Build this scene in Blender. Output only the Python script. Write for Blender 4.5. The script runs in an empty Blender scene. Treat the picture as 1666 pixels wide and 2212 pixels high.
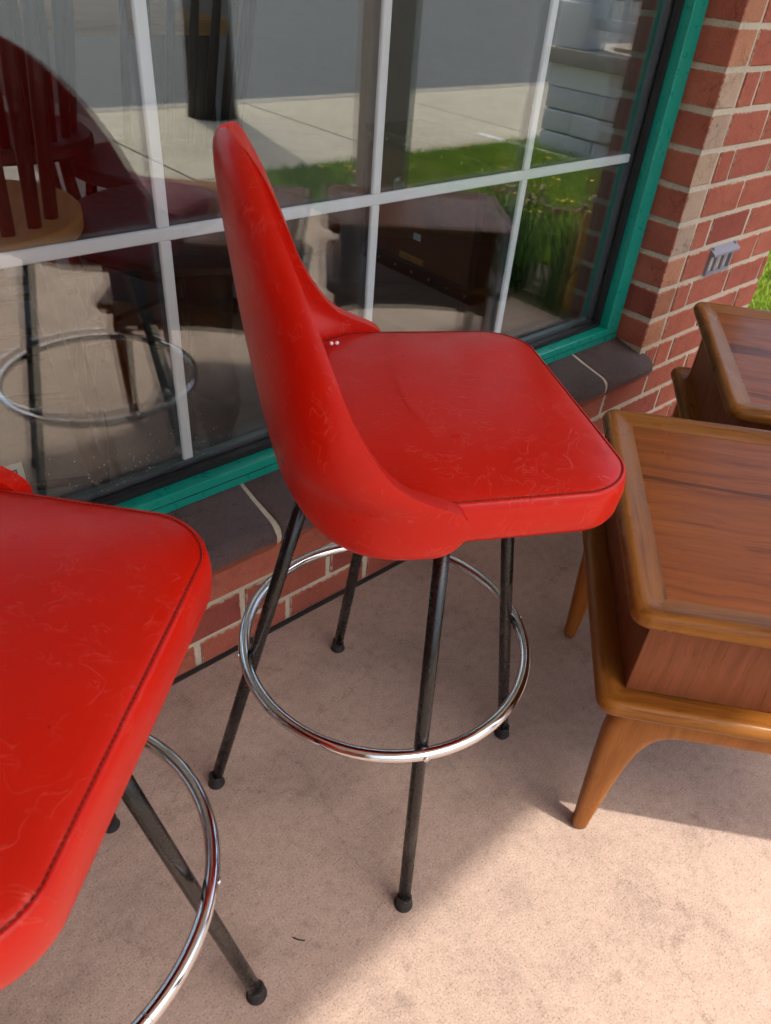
import bpy, bmesh, math, random
from mathutils import Vector, Matrix
random.seed(7)
R = math.radians
scene = bpy.context.scene
COL = scene.collection

# ------------------------------------------------------------------ camera
cam_d = bpy.data.cameras.new('camera')
cam_d.sensor_fit = 'VERTICAL'; cam_d.sensor_height = 36.0
cam_d.lens = 26.1
cam_d.clip_start = 0.02; cam_d.clip_end = 400
cam = bpy.data.objects.new('camera', cam_d); COL.objects.link(cam)
_dn = Vector((644 - 833, 3185 - 1106, 1604)).normalized()          # vanishing points of the verticals and of the wall
_x = Vector((3020 - 833, 68 - 1106, 1604)); _x = (_x - _dn * _x.dot(_dn)).normalized()
_z = -_dn; _y = _z.cross(_x)
M3 = Matrix((_x, _y, _z))                                          # camera axes (right, down, forward) to world
right, up, back = M3 @ Vector((1, 0, 0)), M3 @ Vector((0, -1, 0)), M3 @ Vector((0, 0, -1))
cam.matrix_world = Matrix(((right.x, up.x, back.x, 0), (right.y, up.y, back.y, 0), (right.z, up.z, back.z, 1.2), (0, 0, 0, 1)))
cam_d.dof.use_dof = True; cam_d.dof.focus_distance = 1.15; cam_d.dof.aperture_fstop = 9.0
scene.camera = cam

# ------------------------------------------------------------------ sky, sun, exposure
SUN_EL = R(62)
SUN_H = Vector((-0.235, 0.972, 0)).normalized()                    # the way the shadows run on the ground
world = bpy.data.worlds.new('World'); scene.world = world; world.use_nodes = True
wn = world.node_tree.nodes; wl = world.node_tree.links
bg = wn['Background']; sky = wn.new('ShaderNodeTexSky'); sky.sky_type = 'NISHITA'; sky.sun_disc = False
sky.sun_elevation = SUN_EL
sky.sun_rotation = math.atan2(-SUN_H.x, -SUN_H.y)
sky.air_density = 1.0; sky.dust_density = 5.0; sky.ozone_density = 1.0
wl.new(sky.outputs[0], bg.inputs[0]); bg.inputs[1].default_value = 0.15
sun_d = bpy.data.lights.new('sun', 'SUN'); sun_d.energy = 2.0; sun_d.angle = R(0.9); sun_d.color = (1.0, 0.93, 0.83)
sun = bpy.data.objects.new('sun', sun_d); COL.objects.link(sun)
_sd = Vector((SUN_H.x * math.cos(SUN_EL), SUN_H.y * math.cos(SUN_EL), -math.sin(SUN_EL)))
sun.rotation_euler = _sd.to_track_quat('-Z', 'Y').to_euler()
sun.location = (1, -6, 9)
vs = scene.view_settings
vs.view_transform = 'Standard'; vs.look = 'None'; vs.gamma = 1.0; vs.use_curve_mapping = False
vs.exposure = 1.2
scene.cycles.max_bounces = 7; scene.cycles.diffuse_bounces = 4; scene.cycles.glossy_bounces = 4
scene.cycles.transparent_max_bounces = 14; scene.cycles.transmission_bounces = 2
scene.cycles.use_adaptive_sampling = True; scene.cycles.adaptive_threshold = 0.03
scene.cycles.sample_clamp_indirect = 6.0
scene.cycles.use_denoising = True

# ------------------------------------------------------------------ helpers: objects
def link(name, me, parent=None, mat=None):
    o = bpy.data.objects.new(name, me); COL.objects.link(o)
    if parent: o.parent = parent
    if mat is not None and me is not None and not me.materials: me.materials.append(mat)
    return o
def tag(o, label=None, cat=None, group=None, kind=None):
    if label: o['label'] = label
    if cat: o['category'] = cat
    if group: o['group'] = group
    if kind: o['kind'] = kind
    return o
def thing(name, label, cat, loc=(0, 0, 0), rz=0, group=None):
    o = bpy.data.objects.new(name, None); COL.objects.link(o)
    o.location = loc; o.rotation_euler = (0, 0, rz); o.empty_display_size = 0.1
    return tag(o, label, cat, group)
def copy_tree(o, parent=None):
    c = o.copy(); COL.objects.link(c); c.parent = parent
    for ch in list(o.children): copy_tree(ch, c)
    return c

class MB:
    """collects shapes, then builds ONE mesh object"""
    def __init__(s): s.v = []; s.f = []; s.sm = []
    def add(s, vs_, fs, smooth=False):
        b = len(s.v); s.v += [tuple(p) for p in vs_]
        for f in fs: s.f.append([i + b for i in f]); s.sm.append(smooth)
        return s
    def box(s, a, b):
        x0, y0, z0 = a; x1, y1, z1 = b
        return s.add([(x0,y0,z0),(x1,y0,z0),(x1,y1,z0),(x0,y1,z0),(x0,y0,z1),(x1,y0,z1),(x1,y1,z1),(x0,y1,z1)],
                     [(0,3,2,1),(4,5,6,7),(0,1,5,4),(1,2,6,5),(2,3,7,6),(3,0,4,7)])
    def cbox(s, a, b, c):
        """box with chamfered edges"""
        bm = bmesh.new(); bmesh.ops.create_cube(bm, size=1)
        for v in bm.verts:
            v.co = Vector([(a[i] + b[i]) / 2 + v.co[i] * (b[i] - a[i]) for i in range(3)])
        bmesh.ops.bevel(bm, geom=list(bm.edges), offset=c, segments=1 if c < .004 else 3, affect='EDGES', profile=.5)
        bm.verts.index_update()
        s.add([v.co[:] for v in bm.verts], [[v.index for v in f.verts] for f in bm.faces], c >= .004); bm.free(); return s
    def tube(s, pts, r, n=16, closed=False, cap=True, flat=None):
        pts = [Vector(p) for p in pts]; m = len(pts)
        rr = r if isinstance(r, (list, tuple)) else [r] * m
        vs_, fs = [], []; prev = None
        for i, p in enumerate(pts):
            if closed: t = pts[(i + 1) % m] - pts[i - 1]
            else: t = pts[min(i + 1, m - 1)] - pts[max(i - 1, 0)]
            t.normalize()
            if prev is None:
                a = Vector((0, 0, 1)) if abs(t.z) < .9 else Vector((1, 0, 0)); u = t.cross(a).normalized()
            else:
                u = (prev - t * prev.dot(t)).normalized()
            prev = u; w = t.cross(u)
            for k in range(n):
                a = 2 * math.pi * k / n; vs_.append(p + u * (rr[i] * math.cos(a)) + w * (rr[i] * math.sin(a)))
        for i in range(m if closed else m - 1):
            j = (i + 1) % m
            for k in range(n):
                l = (k + 1) % n; fs.append((i*n+k, i*n+l, j*n+l, j*n+k))
        s.add(vs_, fs, True)
        if cap and not closed:
            b = len(s.v) - len(vs_)
            s.f.append([b + k for k in range(n)][::-1]); s.sm.append(False)
            s.f.append([b + (m-1)*n + k for k in range(n)]); s.sm.append(False)
        return s
    def lathe(s, prof, n=32, c=(0, 0, 0), cap=True):
        """profile of (radius, z)"""
        vs_, fs = [], []
        for r_, z in prof:
            for k in range(n):
                a = 2*math.pi*k/n; vs_.append((c[0]+r_*math.cos(a), c[1]+r_*math.sin(a), c[2]+z))
        for i in range(len(prof)-1):
            for k in range(n):
                l = (k+1) % n; fs.append((i*n+k, i*n+l, (i+1)*n+l, (i+1)*n+k))
        s.add(vs_, fs, True)
        if cap:
            b = len(s.v) - len(vs_)
            s.f.append([b+k for k in range(n)][::-1]); s.sm.append(False)
            s.f.append([b+(len(prof)-1)*n+k for k in range(n)]); s.sm.append(False)
        return s
    def loft(s, rings, cap0=True, cap1=True, smooth=True):
        n = len(rings[0]); vs_ = [p for r_ in rings for p in r_]; fs = []
        for i in range(len(rings)-1):
            for k in range(n):
                l = (k+1) % n; fs.append((i*n+k, i*n+l, (i+1)*n+l, (i+1)*n+k))
        s.add(vs_, fs, smooth); b = len(s.v)-len(vs_)
        if cap0: s.f.append([b+k for k in range(n)][::-1]); s.sm.append(False)
        if cap1: s.f.append([b+(len(rings)-1)*n+k for k in range(n)]); s.sm.append(smooth)
        return s
    def build(s, name, mat, parent=None, sharp=None):
        me = bpy.data.meshes.new(name); me.from_pydata(s.v, [], s.f)
        me.polygons.foreach_set('use_smooth', s.sm); me.update()
        bm = bmesh.new(); bm.from_mesh(me); bmesh.ops.recalc_face_normals(bm, faces=bm.faces[:]); bm.to_mesh(me); bm.free()
        if sharp: me.set_sharp_from_angle(angle=R(sharp))
        return link(name, me, parent, mat)

def poly_offset(P, d):
    """inset a counter-clockwise 2-D polygon"""
    n = len(P); out = []
    for i in range(n):
        a, b, c = Vector(P[i-1]), Vector(P[i]), Vector(P[(i+1) % n])
        t1 = (b-a).normalized(); t2 = (c-b).normalized()
        m = Vector((-t1.y-t2.y, t1.x+t2.x)); m.normalize()
        k = max(.5, m.dot(Vector((-t1.y, t1.x))))
        out.append(b + m * (d / k))
    return out
def round_rect(x0, x1, y0, y1, r, k=8, bow=0):
    P = []
    for cx, cy, a0 in ((x1-r, y1-r, 0), (x0+r, y1-r, 90), (x0+r, y0+r, 180), (x1-r, y0+r, 270)):
        for i in range(k+1):
            a = R(a0 + 90*i/k); P.append(Vector((cx + r*math.cos(a), cy + r*math.sin(a))))
    return P
def smoothstep(a, b, x):
    t = min(1, max(0, (x-a)/(b-a))); return t*t*(3-2*t)
def interp(tab, x, col=1):
    if x <= tab[0][0]: return tab[0][col]
    for i in range(len(tab)-1):
        if x <= tab[i+1][0]:
            x0, x1 = tab[i][0], tab[i+1][0]; t = (x-x0)/(x1-x0)
            def g(j): return tab[max(0, min(len(tab)-1, j))]
            m0 = (g(i+1)[col]-g(i-1)[col])/max(1e-6, g(i+1)[0]-g(i-1)[0])*(x1-x0)
            m1 = (g(i+2)[col]-g(i)[col])/max(1e-6, g(i+2)[0]-g(i)[0])*(x1-x0)
            a, b = tab[i][col], tab[i+1][col]
            return (2*t**3-3*t**2+1)*a+(t**3-2*t**2+t)*m0+(-2*t**3+3*t**2)*b+(t**3-t**2)*m1
    return tab[-1][col]

# ------------------------------------------------------------------ helpers: materials
class Mat:
    def __init__(s, name, rough=.5, color=(.5, .5, .5), metal=0, spec=.5):
        s.m = bpy.data.materials.new(name); s.m.use_nodes = True; s.nt = s.m.node_tree
        s.b = s.nt.nodes['Principled BSDF']; s.out = s.nt.nodes['Material Output']
        s.b.inputs['Roughness'].default_value = rough; s.b.inputs['Metallic'].default_value = metal
        s.b.inputs['Base Color'].default_value = (*color, 1); s.b.inputs['Specular IOR Level'].default_value = spec
    def n(s, t, **kw):
        x = s.nt.nodes.new(t)
        for k, v in kw.items(): setattr(x, k, v)
        return x
    def l(s, a, b): s.nt.links.new(a, b)
    def put(s, sock, v):
        if hasattr(v, 'links') or isinstance(v, bpy.types.NodeSocket): s.l(v, sock)
        else: sock.default_value = v
    def co(s, which='Object', scale=(1, 1, 1), rot=(0, 0, 0), loc=(0, 0, 0)):
        t = s.n('ShaderNodeTexCoord'); mp = s.n('ShaderNodeMapping'); s.l(t.outputs[which], mp.inputs[0])
        mp.inputs['Scale'].default_value = scale; mp.inputs['Rotation'].default_value = rot; mp.inputs['Location'].default_value = loc
        return mp.outputs[0]
    def pos(s):
        return s.n('ShaderNodeNewGeometry').outputs['Position']
    def noise(s, vec, scale, detail=4, rough=.55, dist=0, out=0):
        x = s.n('ShaderNodeTexNoise'); s.l(vec, x.inputs['Vector']); x.inputs['Scale'].default_value = scale
        x.inputs['Detail'].default_value = detail; x.inputs['Roughness'].default_value = rough; x.inputs['Distortion'].default_value = dist
        return x.outputs[out]
    def voro(s, vec, scale, feature='DISTANCE_TO_EDGE', rand=1.0):
        x = s.n('ShaderNodeTexVoronoi'); x.feature = feature; s.l(vec, x.inputs['Vector']); x.inputs['Scale'].default_value = scale
        x.inputs['Randomness'].default_value = rand
        return x.outputs[0]
    def ramp(s, fac, stops, interp_='LINEAR'):
        x = s.n('ShaderNodeValToRGB'); s.l(fac, x.inputs[0]); e = x.color_ramp.elements; x.color_ramp.interpolation = interp_
        while len(e) < len(stops): e.new(.5)
        for i, (p, c) in enumerate(stops):
            e[i].position = p; c = (c, c, c) if isinstance(c, (int, float)) else c; e[i].color = (*c, 1)
        return x.outputs[0]
    def mix(s, fac, a, b, blend='MIX'):
        x = s.n('ShaderNodeMix', data_type='RGBA', blend_type=blend, clamp_factor=True)
        s.put(x.inputs['Factor'], fac)
        for sock, v in ((x.inputs[6], a), (x.inputs[7], b)):
            if isinstance(v, tuple): sock.default_value = (*v[:3], 1)
            elif isinstance(v, (int, float)): sock.default_value = (v, v, v, 1)
            else: s.l(v, sock)
        return x.outputs[2]
    def math(s, op, a, b=0, c=0, clamp=False):
        x = s.n('ShaderNodeMath', operation=op, use_clamp=clamp)
        s.put(x.inputs[0], a); s.put(x.inputs[1], b)
        if len(x.inputs) > 2: s.put(x.inputs[2], c)
        return x.outputs[0]
    def vadd(s, a, b, scale=1.0):
        """a + (b-.5)*scale"""
        sub = s.n('ShaderNodeVectorMath', operation='SUBTRACT'); s.l(b, sub.inputs[0]); sub.inputs[1].default_value = (.5, .5, .5)
        sc_ = s.n('ShaderNodeVectorMath', operation='SCALE'); s.l(sub.outputs[0], sc_.inputs[0]); sc_.inputs['Scale'].default_value = scale
        ad = s.n('ShaderNodeVectorMath', operation='ADD'); s.l(a, ad.inputs[0]); s.l(sc_.outputs[0], ad.inputs[1]); return ad.outputs[0]
    def bump(s, h, strength=.3, dist=.001, normal=None):
        x = s.n('ShaderNodeBump'); s.l(h, x.inputs['Height']); x.inputs['Strength'].default_value = strength; x.inputs['Distance'].default_value = dist
        if normal is not None: s.l(normal, x.inputs['Normal'])
        return x.outputs[0]
    def set(s, color=None, rough=None, normal=None):
        if color is not None: s.put(s.b.inputs['Base Color'], color if not isinstance(color, tuple) else (*color, 1))
        if rough is not None: s.put(s.b.inputs['Roughness'], rough)
        if normal is not None: s.l(normal, s.b.inputs['Normal'])
        return s.m

def vinyl():
    k = Mat('red_vinyl', .30, spec=.26); c = k.co()
    n1 = k.noise(c, 3.2, 3)
    def ridge(v_, sc_, w_):
        return k.ramp(k.math('ABSOLUTE', k.math('SUBTRACT', k.noise(v_, sc_, 2.5, .6, .9), .5)), [(0, 1), (w_*.35, .45), (w_, 0)])
    lines = ridge(c, 30, .022); lines2 = ridge(k.co(scale=(1, 1.7, 1), rot=(0, 0, .7), loc=(2, 5, 1)), 46, .03)
    patch = k.ramp(k.noise(c, 22, 3), [(.48, 0), (.58, 1)])
    patch2 = k.ramp(k.noise(k.co(loc=(3, 1, 0)), 34, 3), [(.52, 0), (.64, 1)])
    crease = k.math('MAXIMUM', k.math('MULTIPLY', lines, patch), k.math('MULTIPLY', lines2, patch2))
    fine = k.noise(c, 420, 2)
    col = k.mix(k.ramp(n1, [(.3, 0), (.7, 1)]), (.50, .008, .002), (.60, .012, .003))
    col = k.mix(k.math('MULTIPLY', crease, .22), col, (.80, .14, .09))
    scuff = k.ramp(k.noise(k.co(scale=(1, 1, 2.5), loc=(5, 2, 1)), 26, 5, .7), [(.70, 0), (.78, 1)])
    col = k.mix(k.math('MULTIPLY', scuff, .45), col, (.16, .02, .02))
    rg_ = k.ramp(k.noise(c, 14, 4), [(.3, (.27,)*3), (.7, (.40,)*3)])
    nb = k.bump(fine, .10, .0006)
    nb = k.bump(crease, .35, .0009, nb)
    nb = k.bump(k.noise(c, 13, 3), .22, .003, nb)
    return k.set(col, rg_, nb)

def concrete(name, ca, cb, stain, sc=1.0, crack=True):
    k = Mat(name, .85, spec=.3); c = k.pos()
    big = k.noise(c, 1.6*sc, 4); mid = k.noise(c, 7*sc, 5, .6); grit = k.noise(c, 330, 3, .7); grit2 = k.noise(c, 55, 6, .75)
    col = k.mix(k.ramp(big, [(.3, 0), (.7, 1)]), ca, cb)
    col = k.mix(k.math('MULTIPLY', k.ramp(mid, [(.48, 0), (.68, 1)]), .6), col, stain)
    speck = k.ramp(grit, [(.30, .42), (.43, .92), (.57, 1.05), (.70, 1.32)])
    col = k.mix(1.0, col, speck, 'MULTIPLY')
    col = k.mix(.9, col, k.ramp(grit2, [(.32, .74), (.45, .96), (.55, 1.02), (.7, 1.13)]), 'MULTIPLY')
    h = k.math('ADD', k.math('MULTIPLY', grit, .6), grit2)
    nb = k.bump(h, .42, .0022)
    if crack:
        w = k.vadd(c, k.noise(c, 6, 6, .7, out=1), .2)
        cr = k.ramp(k.voro(w, 2.4), [(0, 1), (.0022, .5), (.0048, 0)])
        cr2 = k.ramp(k.voro(k.vadd(c, k.noise(c, 14, 5, .7, out=1), .22), 6.5), [(0, 1), (.006, .4), (.014, 0)])
        cr = k.math('MULTIPLY', cr, k.ramp(k.noise(k.co('Object', loc=(4, 0, 0)), 2.4, 2), [(.50, 0), (.6, 1)]))
        cr2 = k.math('MULTIPLY', cr2, k.ramp(k.noise(c, 3.5, 2), [(.42, 0), (.62, 1)]))
        cr = k.math('MAXIMUM', cr, k.math('MULTIPLY', cr2, .22))
        col = k.mix(k.math('MULTIPLY', cr, .38), col, (.07, .05, .04))
        nb = k.bump(k.math('SUBTRACT', 1, cr), .3, .001, nb)
        dk = k.ramp(k.noise(k.co('Object', loc=(1.3, 7, 0)), 11, 4, .65), [(.61, 0), (.74, 1)])
        col = k.mix(k.math('MULTIPLY', dk, .45), col, (.10, .075, .06))
    return k.set(col, None, nb)

def brick(name, a, b, c2, dark=.5, smear=.9, rug=0):
    k = Mat(name, .88, spec=.25); c = k.co(); g = k.co('Generated')
    oi = k.n('ShaderNodeObjectInfo'); rnd = oi.outputs['Random']
    off = k.n('ShaderNodeVectorMath', operation='ADD'); cx = k.n('ShaderNodeCombineXYZ')
    k.l(k.math('MULTIPLY', rnd, 37.0), cx.inputs[0]); k.l(k.math('MULTIPLY', rnd, 91.0), cx.inputs[2])
    k.l(c, off.inputs[0]); k.l(cx.outputs[0], off.inputs[1]); v = off.outputs[0]
    big = k.noise(v, 9, 4, .6); fine = k.noise(v, 230, 4, .7); mid = k.noise(v, 45, 5, .65)
    col = k.mix(k.ramp(big, [(.3, 0), (.7, 1)]), a, b)
    col = k.mix(k.ramp(rnd, [(0, 0), (.45, .25), (.8, .5), (1, 1)]), col, tuple(x_*.82 for x_ in c2))
    col = k.mix(.75, col, k.ramp(fine, [(.25, .62), (.5, 1), (.8, 1.18)]), 'MULTIPLY')
    # fire cracks and dark specks
    w = k.vadd(v, k.noise(v, 40, 4, .7, out=1), .05)
    fc = k.math('MULTIPLY', k.ramp(k.voro(w, 34), [(0, 1), (.03, .4), (.07, 0)]), k.ramp(k.noise(v, 16, 3), [(.48, 0), (.6, 1)]))
    sp = k.ramp(mid, [(.27, 1), (.36, 0)])
    dk = k.math('MAXIMUM', k.math('MULTIPLY', fc, .8), sp)
    col = k.mix(k.math('MULTIPLY', dk, dark), col, (.045, .022, .02))
    sp_ = k.n('ShaderNodeSeparateXYZ'); k.l(g, sp_.inputs[0])
    def edge(o_, w_): return k.math('MULTIPLY', k.math('MINIMUM', o_, k.math('SUBTRACT', 1.0, o_)), w_)
    ng = k.n('ShaderNodeNewGeometry'); sn = k.n('ShaderNodeSeparateXYZ'); k.l(ng.outputs['True Normal'], sn.inputs[0])
    side = k.math('GREATER_THAN', k.math('ABSOLUTE', sn.outputs[0]), .6)
    ex = k.math('ADD', k.math('MULTIPLY', edge(sp_.outputs[0], .16), k.math('SUBTRACT', 1.0, side)), k.math('MULTIPLY', edge(sp_.outputs[1], .10), side))
    ed = k.math('MINIMUM', ex, edge(sp_.outputs[2], .076))
    ed = k.math('ADD', ed, k.math('MULTIPLY', k.math('SUBTRACT', k.noise(v, 75, 5, .75), .5), .016))
    sm = k.ramp(k.math('MULTIPLY', ed, 100), [(.10, 1), (.22, 0)])
    if smear: col = k.mix(k.math('MULTIPLY', sm, smear), col, (.48, .41, .30))
    if rug:
        sz = k.n('ShaderNodeSeparateXYZ'); k.l(k.pos(), sz.inputs[0])
        fl = k.ramp(k.math('MULTIPLY', k.math('ADD', sz.outputs[2], k.math('MULTIPLY', k.math('SUBTRACT', k.noise(v, 14, 3), .5), .03)), 3), [(.785, 1), (.84, 0)])
        col = k.mix(fl, col, (.36, .10, .055))
    nb = k.bump(k.math('SUBTRACT', k.math('ADD', k.math('MULTIPLY', mid, .7), k.math('MULTIPLY', fine, .5)), k.math('MULTIPLY', dk, .5)), .65, .0035)
    if rug: nb = k.bump(k.math('ADD', k.noise(k.vadd(v, k.noise(v, 30, 3, out=1), .05), 55, 3, .6, 1.2), k.math('MULTIPLY', k.ramp(k.voro(w, 38), [(0, 0), (.10, 1)]), .5)), .6, .0035, nb)
    return k.set(col, None, nb)

def mortar():
    k = Mat('mortar', .93, spec=.2); c = k.pos()
    n1 = k.noise(c, 120, 5, .7); n2 = k.noise(c, 14, 3); n3 = k.noise(c, 420, 2, .7)
    col = k.mix(n2, (.50, .43, .32), (.64, .56, .43))
    col = k.mix(.8, col, k.ramp(n1, [(.25, .6), (.5, 1), (.8, 1.12)]), 'MULTIPLY')
    nb = k.bump(k.math('ADD', n1, k.math('MULTIPLY', n3, .4)), .7, .003)
    return k.set(col, None, nb)

def wood(name, axis, light, mid_, dark, gloss=.26, sc=1.0, streak=.8):
    k = Mat(name, gloss, spec=.13)
    oi = k.n('ShaderNodeObjectInfo'); rnd = oi.outputs['Random']
    st = [44*sc]*3; st[axis] = 1.6*sc; fst = [330*sc]*3; fst[axis] = 11*sc
    base = k.co(); cx = k.n('ShaderNodeCombineXYZ'); k.l(k.math('MULTIPLY', rnd, 13.0), cx.inputs[0]); k.l(k.math('MULTIPLY', rnd, 7.0), cx.inputs[1]); k.l(k.math('MULTIPLY', rnd, 5.0), cx.inputs[2])
    ad = k.n('ShaderNodeVectorMath', operation='ADD'); k.l(base, ad.inputs[0]); k.l(cx.outputs[0], ad.inputs[1])
    b = k.vadd(ad.outputs[0], k.noise(ad.outputs[0], 4, 2, out=1), .035)
    def mp(scv):
        m = k.n('ShaderNodeMapping'); k.l(b, m.inputs[0]); m.inputs['Scale'].default_value = scv; return m.outputs[0]
    g1 = k.noise(mp(st), 1, 5, .6, .4); g2 = k.noise(mp(fst), 1, 3, .6)
    st3 = [21*sc]*3; st3[axis] = .7*sc; g3 = k.noise(mp(st3), 1, 3, .55, .8)
    col = k.ramp(g1, [(.25, dark), (.45, mid_), (.75, light)])
    col = k.mix(k.math('MULTIPLY', k.ramp(g3, [(.58, 0), (.64, 1), (.70, .2)]), streak), col, tuple(x*.42 for x in dark))
    pores = k.ramp(g2, [(.30, .62), (.44, 1)])
    col = k.mix(.8, col, pores, 'MULTIPLY')
    nb = k.bump(g2, .12, .0006)
    rgh = k.ramp(k.noise(base, 18, 3), [(.3, (gloss-.05,)*3), (.7, (gloss+.08,)*3)])
    k.set(col, rgh, nb); k.b.inputs['Coat Weight'].default_value = .06; k.b.inputs['Coat Roughness'].default_value = .15
    return k.m

def paint(name, color, rough=.35, var=.15, bumpy=.05, metal=0, spec=.5, scratches=0):
    k = Mat(name, rough, color, metal, spec); c = k.co()
    n1 = k.noise(c, 22, 4, .6)
    col = k.mix(k.math('MULTIPLY', k.ramp(n1, [(.35, 0), (.7, 1)]), var), color, tuple(x*.6 for x in color))
    if scratches:
        s_ = k.ramp(k.noise(c, 130, 4, .75), [(.70, 0), (.76, 1)]); col = k.mix(k.math('MULTIPLY', s_, scratches), col, (.22, .19, .16))
    rg_ = k.ramp(k.noise(c, 60, 4, .65), [(.3, (max(.03, rough-.06),)*3), (.75, (min(1, rough+.12),)*3)])
    return k.set(col, rg_, k.bump(k.noise(c, 300, 2), bumpy, .0005))

def glass():
    m = bpy.data.materials.new('window_glass'); m.use_nodes = True; nt = m.node_tree; nt.nodes.clear()
    out = nt.nodes.new('ShaderNodeOutputMaterial'); mx = nt.nodes.new('ShaderNodeMixShader')
    tr = nt.nodes.new('ShaderNodeBsdfTransparent'); tr.inputs[0].default_value = (.93, .955, .945, 1)
    gl = nt.nodes.new('ShaderNodeBsdfGlossy'); gl.inputs['Roughness'].default_value = 0.0; gl.inputs['Color'].default_value = (.95, .97, .97, 1)
    ge = nt.nodes.new('ShaderNodeNewGeometry'); dt = nt.nodes.new('ShaderNodeVectorMath'); dt.operation = 'DOT_PRODUCT'
    nt.links.new(ge.outputs['Incoming'], dt.inputs[0]); nt.links.new(ge.outputs['Normal'], dt.inputs[1])
    def mth(op, x, y, cl=False):
        q = nt.nodes.new('ShaderNodeMath'); q.operation = op; q.use_clamp = cl
        for sock, v_ in ((q.inputs[0], x), (q.inputs[1], y)):
            if isinstance(v_, (int, float)): sock.default_value = v_
            else: nt.links.new(v_, sock)
        return q.outputs[0]
    cs = mth('ABSOLUTE', dt.outputs['Value'], 0)
    f5 = mth('POWER', mth('SUBTRACT', 1.0, cs), 5.0)                # Schlick's Fresnel, the same on both sides of a pane
    fac = mth('MULTIPLY', mth('ADD', mth('MULTIPLY', f5, .957), .043), GLASS_K, True)
    nt.links.new(fac, mx.inputs[0])
    nt.links.new(tr.outputs[0], mx.inputs[1]); nt.links.new(gl.outputs[0], mx.inputs[2]); nt.links.new(mx.outputs[0], out.inputs[0])
    return m
GLASS_K = 2.1

def leafy(name, a, b, trans=.35, rough=.5):
    k = Mat(name, rough, spec=.3); c = k.pos()
    col = k.mix(k.ramp(k.noise(c, 3.5, 3), [(.3, 0), (.7, 1)]), a, b)
    col = k.mix(.7, col, k.ramp(k.noise(c, 60, 2), [(.3, .6), (.7, 1.25)]), 'MULTIPLY')
    k.set(col)
    tl = k.n('ShaderNodeBsdfTranslucent'); k.l(col, tl.inputs[0]); mx = k.n('ShaderNodeMixShader'); mx.inputs[0].default_value = trans
    k.l(k.b.outputs[0], mx.inputs[1]); k.l(tl.outputs[0], mx.inputs[2]); k.l(mx.outputs[0], k.out.inputs[0])
    return k.m

M = {}
M['vinyl'] = vinyl()
M['thread'] = paint('dark_thread', (.10, .008, .008), .8)
M['black'] = paint('black_enamel', (.008, .0075, .0075), .24, .1, .05, scratches=.04)
M['rubber'] = paint('black_rubber', (.014, .013, .013), .55, .3, .3)
M['chrome'] = paint('worn_chrome', (.72, .72, .74), .10, .25, .03, metal=1.0)
M['patio'] = concrete('patio_concrete', (.375, .278, .225), (.44, .328, .265), (.27, .20, .165))
M['walk'] = concrete('sidewalk_concrete', (.46, .40, .31), (.52, .46, .36), (.36, .31, .24))
M['asphalt'] = concrete('asphalt', (.10, .10, .10), (.125, .125, .125), (.085, .085, .085), crack=False)
M['brick'] = brick('red_brick', (.40, .110, .068), (.47, .150, .090), (.33, .082, .058))
M['brick_tan'] = brick('flashed_tan_brick', (.44, .29, .19), (.50, .36, .26), (.40, .29, .22), .75)
M['brick_orange'] = brick('orange_brick', (.47, .20, .11), (.52, .26, .15), (.45, .18, .10), .6)
M['brick_sill'] = brick('dark_sill_brick', (.115, .085, .083), (.15, .105, .095), (.10, .074, .072), .55, 0, 1)
M['mortar'] = mortar()
M['green'] = paint('green_frame_paint', (.002, .28, .205), .30, .05, .02)
M['gasket'] = paint('black_gasket', (.008, .008, .009), .55)
M['spacer'] = paint('grey_spacer_bar', (.19, .19, .21), .4, .3, .1, metal=.6)
M['white_bar'] = paint('white_bar_paint', (.88, .89, .93), .42, .05)
M['glass'] = glass()
M['walnut'] = wood('walnut_top', 1, (.33, .098, .016), (.24, .066, .011), (.125, .032, .007), .32)
M['walnut_edge'] = wood('golden_walnut_edge', 0, (.31, .122, .022), (.235, .085, .014), (.125, .042, .008), .30, 1.3, .5)
M['walnut_edge_y'] = wood('golden_walnut_edge_across', 1, (.31, .122, .022), (.235, .085, .014), (.125, .042, .008), .30, 1.3, .5)
M['walnut_case'] = wood('red_walnut_veneer', 2, (.26, .086, .036), (.21, .066, .026), (.165, .050, .019), .42, 1.6, .10)
M['walnut_leg'] = wood('walnut_leg', 2, (.36, .138, .030), (.28, .098, .020), (.21, .070, .015), .30, 1.6, .15)
M['dark_strip'] = paint('joint_sealant', (.025, .023, .022), .7, .4, .4)
M['post'] = paint('brown_post_cladding', (.36, .29, .22), .5, .2)
M['soffit'] = paint('soffit_white', (.74, .72, .68), .6)
M['roofing'] = paint('roof_shingle', (.07, .065, .06), .9, .4, .5)
M['room'] = paint('dark_room_paint', (.16, .14, .125), .8)
M['room_floor'] = concrete('room_floor', (.20, .185, .165), (.24, .22, .20), (.17, .155, .14), crack=False)
M['int_black'] = paint('satin_black_wood', (.008, .008, .010), .5, .2, .05)
M['oak'] = wood('oak_seat', 0, (.60, .32, .12), (.52, .25, .085), (.38, .17, .055), .35, 1.0, .3)
M['trunk_panel'] = paint('brown_trunk_panel', (.16, .065, .035), .5, .5)
M['brass'] = paint('dull_brass', (.5, .42, .28), .3, .3, .05, metal=1.0)
M['card'] = paint('white_card', (.78, .77, .74), .7, .05)
M['ink'] = paint('black_ink', (.03, .03, .035), .7)
M['vent'] = paint('grey_vent_plastic', (.27, .26, .30), .5, .3, .1)
M['lawn'] = leafy('lawn_soil', (.035, .055, .012), (.05, .075, .018), .0, .9)
M['blade'] = leafy('grass_blade', (.20, .33, .03), (.34, .44, .05))
M['daff'] = leafy('daffodil_leaf', (.055, .13, .03), (.09, .18, .045))
M['wilt'] = leafy('wilted_bloom', (.55, .42, .25), (.65, .52, .34), .3, .8)
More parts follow.
